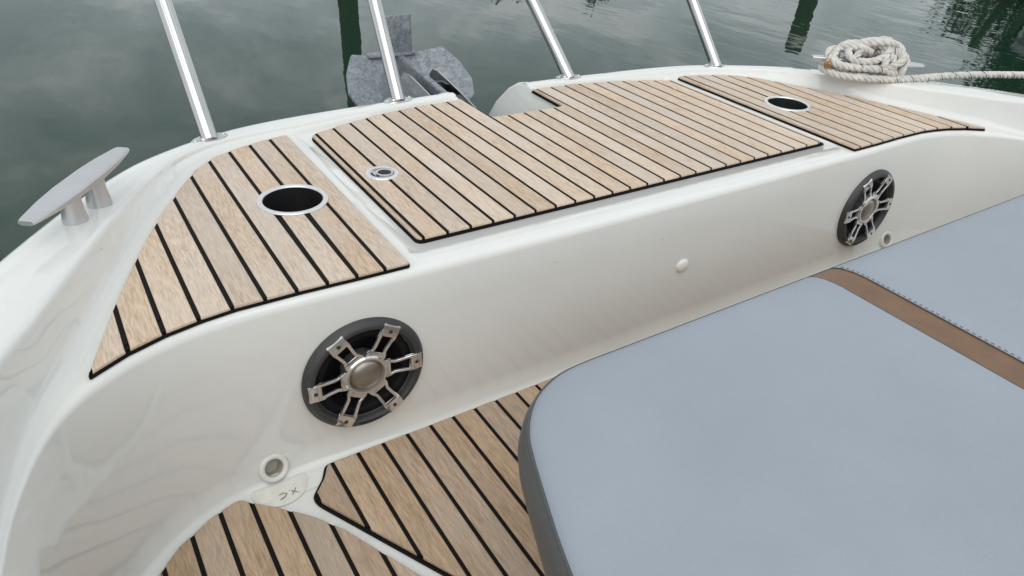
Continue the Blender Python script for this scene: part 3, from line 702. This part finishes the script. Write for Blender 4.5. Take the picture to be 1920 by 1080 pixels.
# ------------------------------------------------------------------ mooring rope on the starboard cleat
RV = Vector((-RD.y*-1, -RD.x, 0)); RV = Vector((RD.y, -RD.x, 0))          # inboard side, towards the cockpit
def RP(u, v, wz):
    wz = wz if wz < .04 else .04+(wz-.04)*.80; u = u*.94
    return RC + RD*u + RV*v + Vector((0, 0, wz))
rp = [Vector((7.2, -1.35, 0.30)), Vector((4.0, 0.0, 0.06)), Vector((2.2, 0.66, 0.060)), Vector((1.50, 0.915, 0.076)), Vector((1.25, 1.010, 0.077))]
rp += [RP(*p) for p in ((.115, .030, .015), (.05, .043, .013), (-.03, .044, .012), (-.095, .034, .014), (-.128, .004, .020), (-.105, -.034, .016), (-.04, -.040, .014), (.05, -.038, .016),
    (.085, -.012, .022), (.078, .030, .030), (.03, .040, .034), (-.05, .040, .036), (-.112, .028, .040), (-.122, .0, .066), (-.085, -.026, .088), (-.03, -.022, .106), (.03, .0, .110), (.078, .014, .094), (.098, .030, .054), (.082, .034, .018),
    (.060, .010, .012), (.052, -.032, .030), (.054, -.026, .078), (.058, .010, .090), (.060, .036, .060), (.054, .036, .026), (.034, .0, .018), (.024, -.034, .036), (.028, -.020, .084), (.034, .016, .082), (.036, .038, .052),
    (.020, .034, .030), (-.022, .024, .038), (-.050, .030, .060), (-.036, .012, .092), (-.006, -.018, .100), (.046, -.030, .112), (.088, -.020, .098), (.112, .004, .062), (.100, .010, .034),
    (.060, -.020, .020), (-.02, -.030, .022), (-.080, -.024, .040), (-.100, .000, .080), (-.060, .020, .104), (-.010, .012, .092), (.012, -.02, .060), (.020, -.034, .030), (.060, -.036, .040), (.098, -.022, .070), (.078, .006, .104), (.030, .018, .118), (-.03, .004, .116), (-.078, -.010, .100), (-.108, .012, .072), (-.100, .030, .040), (-.06, .020, .024), (-.01, -.004, .030), (.03, .024, .040), (.070, .040, .056), (.088, .026, .086), (.066, .004, .112), (.02, -.016, .124), (-.04, -.006, .112), (-.075, .018, .092), (-.064, .034, .066), (-.02, .036, .058), (.02, .028, .070), (.052, .020, .096), (.074, -.020, .088), (.070, -.034, .048), (.030, -.032, .046), (-.03, -.030, .066), (-.080, -.018, .078), (-.112, .010, .056), (-.120, .034, .030))]
rp = rp[:13]+[p+Vector((random.uniform(-.007, .007), random.uniform(-.005, .005), random.uniform(-.006, .006))) for p in rp[13:]]
path = catmull(rp, 14)
# even out the spacing so that the lay stays constant
def resample(P, step):
    out = [P[0]]; acc = 0
    for a, b in zip(P, P[1:]):
        L = (b-a).length; d = step-acc
        while d <= L: out.append(a.lerp(b, d/L)); d += step
        acc = (acc+L) % step if L else acc
        acc = L-(d-step)
    return out
path = resample(path, 0.0045)
def frames(P):
    n = len(P); T = [(P[min(i+1, n-1)]-P[max(i-1, 0)]).normalized() for i in range(n)]; u = T[0].orthogonal().normalized(); F = []
    for i in range(n):
        u = (u-T[i]*u.dot(T[i])).normalized(); F.append((u.copy(), T[i].cross(u)))
    return F
FR = frames(path)
near = [i for i, p in enumerate(path) if p.x < 2.3]
i0 = near[0]
rope = thing('mooring_rope', 'white three strand mooring rope with dark tracer wound round the starboard cleat', 'rope', (1.0, 1.16, 0.06))
def strand(bm, ph, rad, off, seg, rng, lay=0.050):
    pts = []
    for i in rng:
        a = 2*math.pi*(i*0.0045/lay)+ph; u, v = FR[i]; pts.append(path[i]+(u*math.cos(a)+v*math.sin(a))*off)
    tube(bm, pts, rad, seg)
R_ = 0.0102
for k in range(3):
    bm = bmesh.new(); strand(bm, k*2*math.pi/3, R_*0.56, R_*0.50, 8, range(i0, len(path))); obj('strand', bm, 'rope', rope, smooth=70)
bm = bmesh.new(); q0 = i0
while q0 < len(path)-12:
    n_ = random.randint(4, 6); strand(bm, 0.10+random.uniform(-.15, .15), R_*0.12, R_*1.0, 5, range(q0, q0+n_)); q0 += random.randint(9, 13)
obj('tracer', bm, 'rope_tracer', rope, smooth=70)['kind'] = 'stuff'
bm = bmesh.new(); tube(bm, [path[i] for i in range(0, i0+2, 8)]+[path[i0+1]], R_*0.95, 10); obj('far_run', bm, 'rope', rope, smooth=70)
e1 = path[-1]; d1 = (path[-1]-path[-6]).normalized()
bm = bmesh.new(); tube(bm, [e1-d1*0.016, e1-d1*0.004, e1+d1*0.004], R_*1.05, 14); obj('whipped_end', bm, 'rope_tape', rope, smooth=50)

# ------------------------------------------------------------------ bow roller and anchor
rl = thing('bow_roller', 'steel bow roller channel carrying the anchor shank', 'bow roller', (0, 1.7, -0.13))
for s in (-1, 1):
    prof = [(1.46, -.150), (1.60, -.142), (1.75, -.112), (1.85, -.090), (1.95, -.073), (2.02, -.062), (2.055, -.066), (2.075, -.085), (2.075, -.12), (2.05, -.16), (1.9, -.185), (1.46, -.19)]
    bm = bmesh.new(); a = [bm.verts.new((s*.048, y, z)) for y, z in prof]; b = [bm.verts.new((s*.053, y, z)) for y, z in prof]
    bm.faces.new(a); bm.faces.new(b[::-1])
    for i in range(len(a)): bm.faces.new((a[i], b[i], b[(i+1) % len(a)], a[(i+1) % len(a)]))
    bmesh.ops.recalc_face_normals(bm, faces=bm.faces); bmesh.ops.bevel(bm, geom=[e for e in bm.edges if e.calc_face_angle(0) > 1.0], offset=0.0012, segments=2, affect='EDGES')
    obj('cheek', bm, 'steel', rl, smooth=35)
bm = bmesh.new(); box(bm, -.0478, .0478, 1.46, 2.03, -.192, -.186, 0.001); obj('floor_plate', bm, 'bezel', rl)  # steel floor given a dark colour, painting the shade inside the channel
bm = bmesh.new(); lathe(bm, [(0, -.044), (.024, -.044), (.024, -.02), (.014, -.006), (.014, .006), (.024, .02), (.024, .044), (0, .044)], 32, ctr=(0, 2.03, -.128), rot=Euler((0, math.radians(90), 0))); obj('roller', bm, 'black_plastic', rl, smooth=40)
for s in (-1,):
    bm = bmesh.new(); prism(bm, round_poly([(s*.056, 1.60, .005), (s*.20, 1.605, .02), (s*.15, 1.72, .03), (s*.07, 1.83, .02), (s*.056, 1.83, .005)], 0, 4), -0.150, -0.075, 0.004); obj('side_flange', bm, 'gelcoat', rl, smooth=40)
an = thing('anchor', 'galvanised plough anchor with broad flukes hanging at the bow', 'anchor', (0, 2.15, -0.10))
def sheet(bm, pts, nrm, th):
    a = [bm.verts.new(p) for p in pts]; b = [bm.verts.new(Vector(p)-Vector(nrm)*th) for p in pts]; n = len(a)
    bm.faces.new(a); bm.faces.new(b[::-1])
    for i in range(n): bm.faces.new((a[i], b[i], b[(i+1) % n], a[(i+1) % n]))
for s in (-1, 1):
    # a fluke: slanting plate, its inner edge folded forward onto the keel
    rowsF = []
    for v, ww, w0 in ((0, .168, .010), (.03, .176, .010), (.35, .214, .008), (.7, .232, .006), (1.0, .215, .004), (1.25, .15, .003), (1.5, .05, .002)):
        y = 2.205-.155*v; z = -.050-.125*v
        rw = []
        for q in (0, .12, .25, .4, .55, .7, .85, 1.0):
            x = w0+(ww*.96-w0)*q; dip = 0.055*(1-q)**1.5*min(1, v*2.5); lift = 0.012*q*q
            rw.append(Vector((s*x, y+dip*0.7, z-dip*0.5+lift)))
        rowsF.append(rw)
    bm = bmesh.new(); nr = Vector((0, -.62, .78)); th = 0.010
    A = [[bm.verts.new(p) for p in rw] for rw in rowsF]; B = [[bm.verts.new(p-nr*th) for p in rw] for rw in rowsF]
    for i in range(len(A)-1):
        for j in range(len(A[0])-1): bm.faces.new((A[i][j], A[i][j+1], A[i+1][j+1], A[i+1][j])); bm.faces.new((B[i][j], B[i+1][j], B[i+1][j+1], B[i][j+1]))
    per = [(i, 0) for i in range(len(A))]+[(len(A)-1, j) for j in range(1, len(A[0]))]+[(i, len(A[0])-1) for i in range(len(A)-2, -1, -1)]+[(0, j) for j in range(len(A[0])-2, 0, -1)]
    for (i, j), (k, l) in zip(per, per[1:]+per[:1]): bm.faces.new((A[i][j], A[k][l], B[k][l], B[i][j]))
    bmesh.ops.recalc_face_normals(bm, faces=bm.faces); bmesh.ops.bevel(bm, geom=[e for e in bm.edges if e.calc_face_angle(0) > 0.9], offset=0.002, segments=2, affect='EDGES')
    obj('fluke', bm, 'galvanised', an, smooth=30)
bm = bmesh.new(); box(bm, -.049, .049, 2.199, 2.209, -.045, .072, .002)
for v in bm.verts:
    if v.co.z > 0: v.co.x *= 0.93
obj('heel_plate', bm, 'galvanised', an, smooth=30)
bm = bmesh.new(); prism(bm, round_poly([(-.115, 2.188, .02), (.06, 2.185, .01), (.058, 2.225, .005), (-.105, 2.225, .01)], 0, 4), -.052, -.044, .002); obj('heel_flange', bm, 'galvanised', an, smooth=30)
bm = bmesh.new()
shp = [(1.47, -.150), (1.60, -.140), (1.80, -.092), (2.00, -.070), (2.12, -.060), (2.20, -.050), (2.20, -.12), (2.13, -.128), (2.05, -.105), (1.80, -.118), (1.60, -.165), (1.47, -.176)]
a = [bm.verts.new((-.0125, y, z)) for y, z in shp]; b = [bm.verts.new((.0125, y, z)) for y, z in shp]
bm.faces.new(a); bm.faces.new(b[::-1])
for i in range(len(a)): bm.faces.new((a[i], b[i], b[(i+1) % len(a)], a[(i+1) % len(a)]))
bmesh.ops.recalc_face_normals(bm, faces=bm.faces); bmesh.ops.bevel(bm, geom=[e for e in bm.edges if e.calc_face_angle(0) > 0.9], offset=0.003, segments=2, affect='EDGES')
obj('shank', bm, 'galvanised', an, smooth=35)

# ------------------------------------------------------------------ cushion on its table
def loft(bm, rings, close_last=True):
    V = [[bm.verts.new(p) for p in r] for r in rings]; n = len(V[0])
    for a, b in zip(V, V[1:]):
        for i in range(n): bm.faces.new((a[i], a[(i+1) % n], b[(i+1) % n], b[i]))
    return V
CX = 0.031
lh = [(-0.475, .577), (-0.513, .5745), (-.546, .566), (-.580, .548), (-.606, .524), (-.626, .497), (-.641, .466), (-.662, .413), (-.692, .330), (-.735, .18), (-.765, .02), (-.755, -.20), (-.70, -.31), (-.60, -.36)]
lh = [(p.x, p.y) for p in catmull([(x, y, 0) for x, y in lh], 5)]
outl = [(2*CX-x, y) for x, y in lh[::-1]]
seg_f = [(CX+ (0.475+CX)*(-1)*0 + x, .577) for x in []]
oc = lh[::-1]+[(-0.475+1.405*k/30, .577) for k in range(1, 30)]+[(p.x, p.y) for p in catmull([(.93, .577, 0), (.975, .570, 0), (1.010, .545, 0), (1.03, .50, 0), (1.04, .40, 0), (1.05, .15, 0), (1.05, -.2, 0), (1.03, -.30, 0), (.97, -.35, 0), (.90, -.36, 0)], 5)]
oc += [(.90-1.5*k/30, -.36) for k in range(1, 30)]
if area(oc) < 0: oc = oc[::-1]
ZT = 0.002
cu = thing('cushion', 'big pale grey vinyl cushion with tan stripe and dark grey sides', 'cushion', (0, 0.1, -0.11))
prof_top = [(0.0, -0.022), (0.0035, -0.0165), (0.010, -0.0115), (0.020, -0.0070), (0.034, -0.0035), (0.050, -0.0012), (0.066, 0.0)]
rings = [[(p[0], p[1], ZT+z) for p in inset(oc, d)] for d, z in prof_top]
# split the top at the stripe edges
def top_piece(name, mat, x0, x1, dz=0.0):
    bm = bmesh.new(); V = loft(bm, rings)
    bm.faces.new(V[-1])
    bmesh.ops.recalc_face_normals(bm, faces=bm.faces)
    for x, nx in ((x0, -1), (x1, 1)):
        if x is None: continue
        bmesh.ops.bisect_plane(bm, geom=list(bm.verts)+list(bm.edges)+list(bm.faces), plane_co=(x, 0, 0), plane_no=(nx, 0, 0), dist=1e-6, clear_outer=True)
    bmesh.ops.translate(bm, verts=bm.verts, vec=(0, 0, dz))
    return obj(name, bm, mat, cu, smooth=60)
SX0, SX1 = 0.002, 0.066
top_piece('top_panel', 'vinyl', None, SX0)
top_piece('top_panel', 'vinyl', SX1, None)
top_piece('stripe', 'vinyl_tan', SX0, SX1, -0.0012)
bm = bmesh.new()
bp = [(0.0, -0.0215), (-0.004, -0.026), (-0.009, -0.040), (-0.011, -0.058), (-0.008, -0.080), (0.0, -0.096), (0.012, -0.104), (0.03, -0.106)]
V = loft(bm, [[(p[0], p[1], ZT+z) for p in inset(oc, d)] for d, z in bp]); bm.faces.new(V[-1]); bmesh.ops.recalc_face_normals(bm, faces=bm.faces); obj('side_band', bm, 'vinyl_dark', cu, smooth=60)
bm = bmesh.new(); tube(bm, [(p[0], p[1], ZT-0.0212) for p in oc]+[(oc[0][0], oc[0][1], ZT-.0212)], 0.0021, 8); obj('piping', bm, 'vinyl_dark', cu, smooth=60)
def edge_z(y):          # height of the top along the stripe, falling away at the rear edge
    d = .577-y
    for (d0, z0), (d1, z1) in zip(prof_top, prof_top[1:]):
        if d <= d1: return ZT+z0+(z1-z0)*(d-d0)/(d1-d0)
    return ZT+prof_top[-1][1]
for x, nm in ((SX0, 'seam'), (SX1, 'seam')):
    bm = bmesh.new(); ys = [.574-.0025*k for k in range(8)]+[.554-.02*k for k in range(44)]
    tube(bm, [(x, y, edge_z(y)-0.0003) for y in ys], 0.0011, 6); obj(nm, bm, 'vinyl_dark', cu, smooth=60)
bm = bmesh.new(); y = .560
while y > -.2:
    tube(bm, [(SX1+.0052, y, edge_z(y)+.0001), (SX1+.0052, y-.0027, edge_z(y-.0027)+.0011), (SX1+.0052, y-.0055, edge_z(y-.0055)+.0001)], 0.0008, 5); y -= .0095
st = obj('stitching', bm, 'thread', cu, smooth=60); st['kind'] = 'stuff'
tb = thing('table', 'low pedestal table with pale wooden edge under the grey cushion', 'table', (0, .1, SOLE))
bm = bmesh.new(); V = loft(bm, [[(p[0], p[1], z) for p in inset(oc, d)] for d, z in ((0.022, -.142), (0.018, -.138), (0.016, -.128), (0.018, -.110), (.022, -.106))]); bm.faces.new(V[0][::-1]); bm.faces.new(V[-1]); bmesh.ops.recalc_face_normals(bm, faces=bm.faces); obj('tabletop', bm, 'table_wood', tb, smooth=40)
for x in (-.32, .38):
    bm = bmesh.new(); lathe(bm, [(0, SOLE+.0094), (.10, SOLE+.0094), (.10, SOLE+.016), (.045, SOLE+.03), (.036, SOLE+.04), (.036, -.155), (.09, -.148), (.09, -.1425), (0, -.1425)], 40, ctr=(x, .08, 0)); obj('pedestal', bm, 'aluminium', tb, smooth=40)

# ------------------------------------------------------------------ out on the water (seen mirrored in it)
def polar(az, d, z=0.0): a = math.radians(az); return Vector((CAM.x+math.sin(a)*d, CAM.y+math.cos(a)*d, z))
def post(az, d, r, h, lean, label, band=None):
    p = polar(az, d, WZ)
    t = thing('mooring_post', label, 'post', p, group='mooring posts in the water')
    bm = bmesh.new(); tp = Vector((lean[0], lean[1], h)); tube(bm, [Vector((0, 0, -1.2))-tp*.2, (0, 0, 0), tp*.5, tp*.97, tp], lambda f: r*(1.05-.1*f) if f < .99 else r*.8, 20); obj('shaft', bm, 'post_wood', t, smooth=40, local=True)
    if band:
        a = tp*(band-.03); b = tp*(band+.03)
        bm = bmesh.new(); tube(bm, [a, b], r*1.02, 20); obj('band', bm, 'post_paint', t, smooth=40, local=True)
post(21.0, 9.0, 0.114, 3.1, (0.05, -.05), 'thick dark mooring post mirrored as a straight green streak beside the anchor')
post(54.9, 14.0, 0.15, 1.66, (-.10, .02), 'dark mooring post with a pale painted band near its top', band=0.86)
post(66.4, 11.2, 0.045, 0.62, (-.20, .10), 'thin leaning mooring post beside the covered dinghy')
# dinghy under a cover
dg = thing('dinghy', 'small moored dinghy under a dull violet grey cover', 'boat', polar(71.5, 12.2, WZ), (0, 0, math.radians(20)))
bm = bmesh.new(); R1 = []
for k in range(13):
    u = -1+2*k/12; wd = 0.75*(1-max(0, u)**2.4)*(1 if u > -.9 else .94)+.01
    R1.append([(u*1.7, -wd*f, z) for f, z in ((.55, -.25), (.9, .1), (1.0, .42))]+[(u*1.7, wd*f, z) for f, z in ((1.0, .42), (.9, .1), (.55, -.25))])
V = [[bm.verts.new(p) for p in r] for r in R1]
for a, b in zip(V, V[1:]):
    for i in range(6): bm.faces.new((a[i], a[(i+1) % 6], b[(i+1) % 6], b[i]))
bm.faces.new(V[0]); bm.faces.new(V[-1][::-1]); bmesh.ops.recalc_face_normals(bm, faces=bm.faces); obj('hull', bm, 'hull_paint', dg, smooth=45, local=True)
bm = bmesh.new(); R1 = []
for k in range(13):
    u = -1+2*k/12; wd = 0.77*(1-max(0, u)**2.4)*(1 if u > -.9 else .94)+.02; hh = .30*(1-u*u*.6)+.03*math.sin(k*2.1)
    R1.append([(u*1.73, wd*math.cos(math.pi*i/10), .36+(.075+hh)*math.sin(math.pi*i/10)**.8) for i in range(11)])
V = [[bm.verts.new(p) for p in r] for r in R1]
for a, b in zip(V, V[1:]):
    for i in range(10): bm.faces.new((a[i], b[i], b[i+1], a[i+1]))
bm.faces.new(V[0]); bm.faces.new(V[-1][::-1]); bmesh.ops.recalc_face_normals(bm, faces=bm.faces); obj('cover', bm, 'cover_cloth', dg, smooth=60, local=True)
def tree(az, d, h, rad, label, n=2600, seed=1, low=0.25):
    rnd = random.Random(seed); p = polar(az, d, WZ)
    t = thing('tree', label, 'tree', p, group='trees on the bank')
    bm = bmesh.new(); tube(bm, [(0, 0, -.4), (.05, 0, h*.3), (-.05, .05, h*.6), (0, 0, h*.92)], lambda f: h*.028*(1-f*.85), 9)
    tips = []
    for k in range(26):
        z = h*rnd.uniform(low, .88); a = rnd.uniform(0, 6.28); L = rad*rnd.uniform(.55, 1.0)*(1.12-.85*((z/h-low)/(1-low))**1.3)
        e = Vector((math.cos(a)*L, math.sin(a)*L, z+L*rnd.uniform(.05, .45))); tube(bm, [(0, 0, z), Vector((0, 0, z)).lerp(e, .5)+Vector((0, 0, L*.08)), e], lambda f: h*.007*(1.1-f), 5); tips.append((Vector((0, 0, z)), e))
    obj('trunk', bm, 'bark', t, smooth=60, local=True)
    vs = []; fs = []
    for k in range(n):
        a, e = rnd.choice(tips); c = a.lerp(e, rnd.uniform(.35, 1.08))+Vector((rnd.gauss(0, .13), rnd.gauss(0, .13), rnd.gauss(0, .13)))*rad
        s = rnd.uniform(.10, .22)*rad*.35; q = Euler((rnd.uniform(0, 6), rnd.uniform(0, 6), rnd.uniform(0, 6))).to_matrix(); b0 = len(vs)
        for x, y in ((-1, 0), (0, -.5), (1.2, 0), (0, .5)): vs.append(c+q @ Vector((x*s, y*s, 0)))
        fs.append((b0, b0+1, b0+2, b0+3))
    me = bpy.data.meshes.new('crown'); me.from_pydata([tuple(v) for v in vs], [], fs); me.materials.append(M['leaf']); o = link(bpy.data.objects.new('crown', me)); o.parent = t
tree(39.6, 40.0, 7.0, 0.95, 'slim bushy tree on the far bank, mirrored as a ragged green tip', seed=3)
tree(33.0, 44.0, 6.9, 2.6, 'round dark tree on the far bank standing left of the slim one', seed=4)
tree(69.5, 24.0, 4.8, 2.6, 'low broad tree behind the dinghy, mirrored dark green', seed=5, n=4200, low=0.12)
tree(75.0, 26.0, 6.0, 3.2, 'tall dense tree beyond the dinghy', seed=6, n=4200, low=0.12)
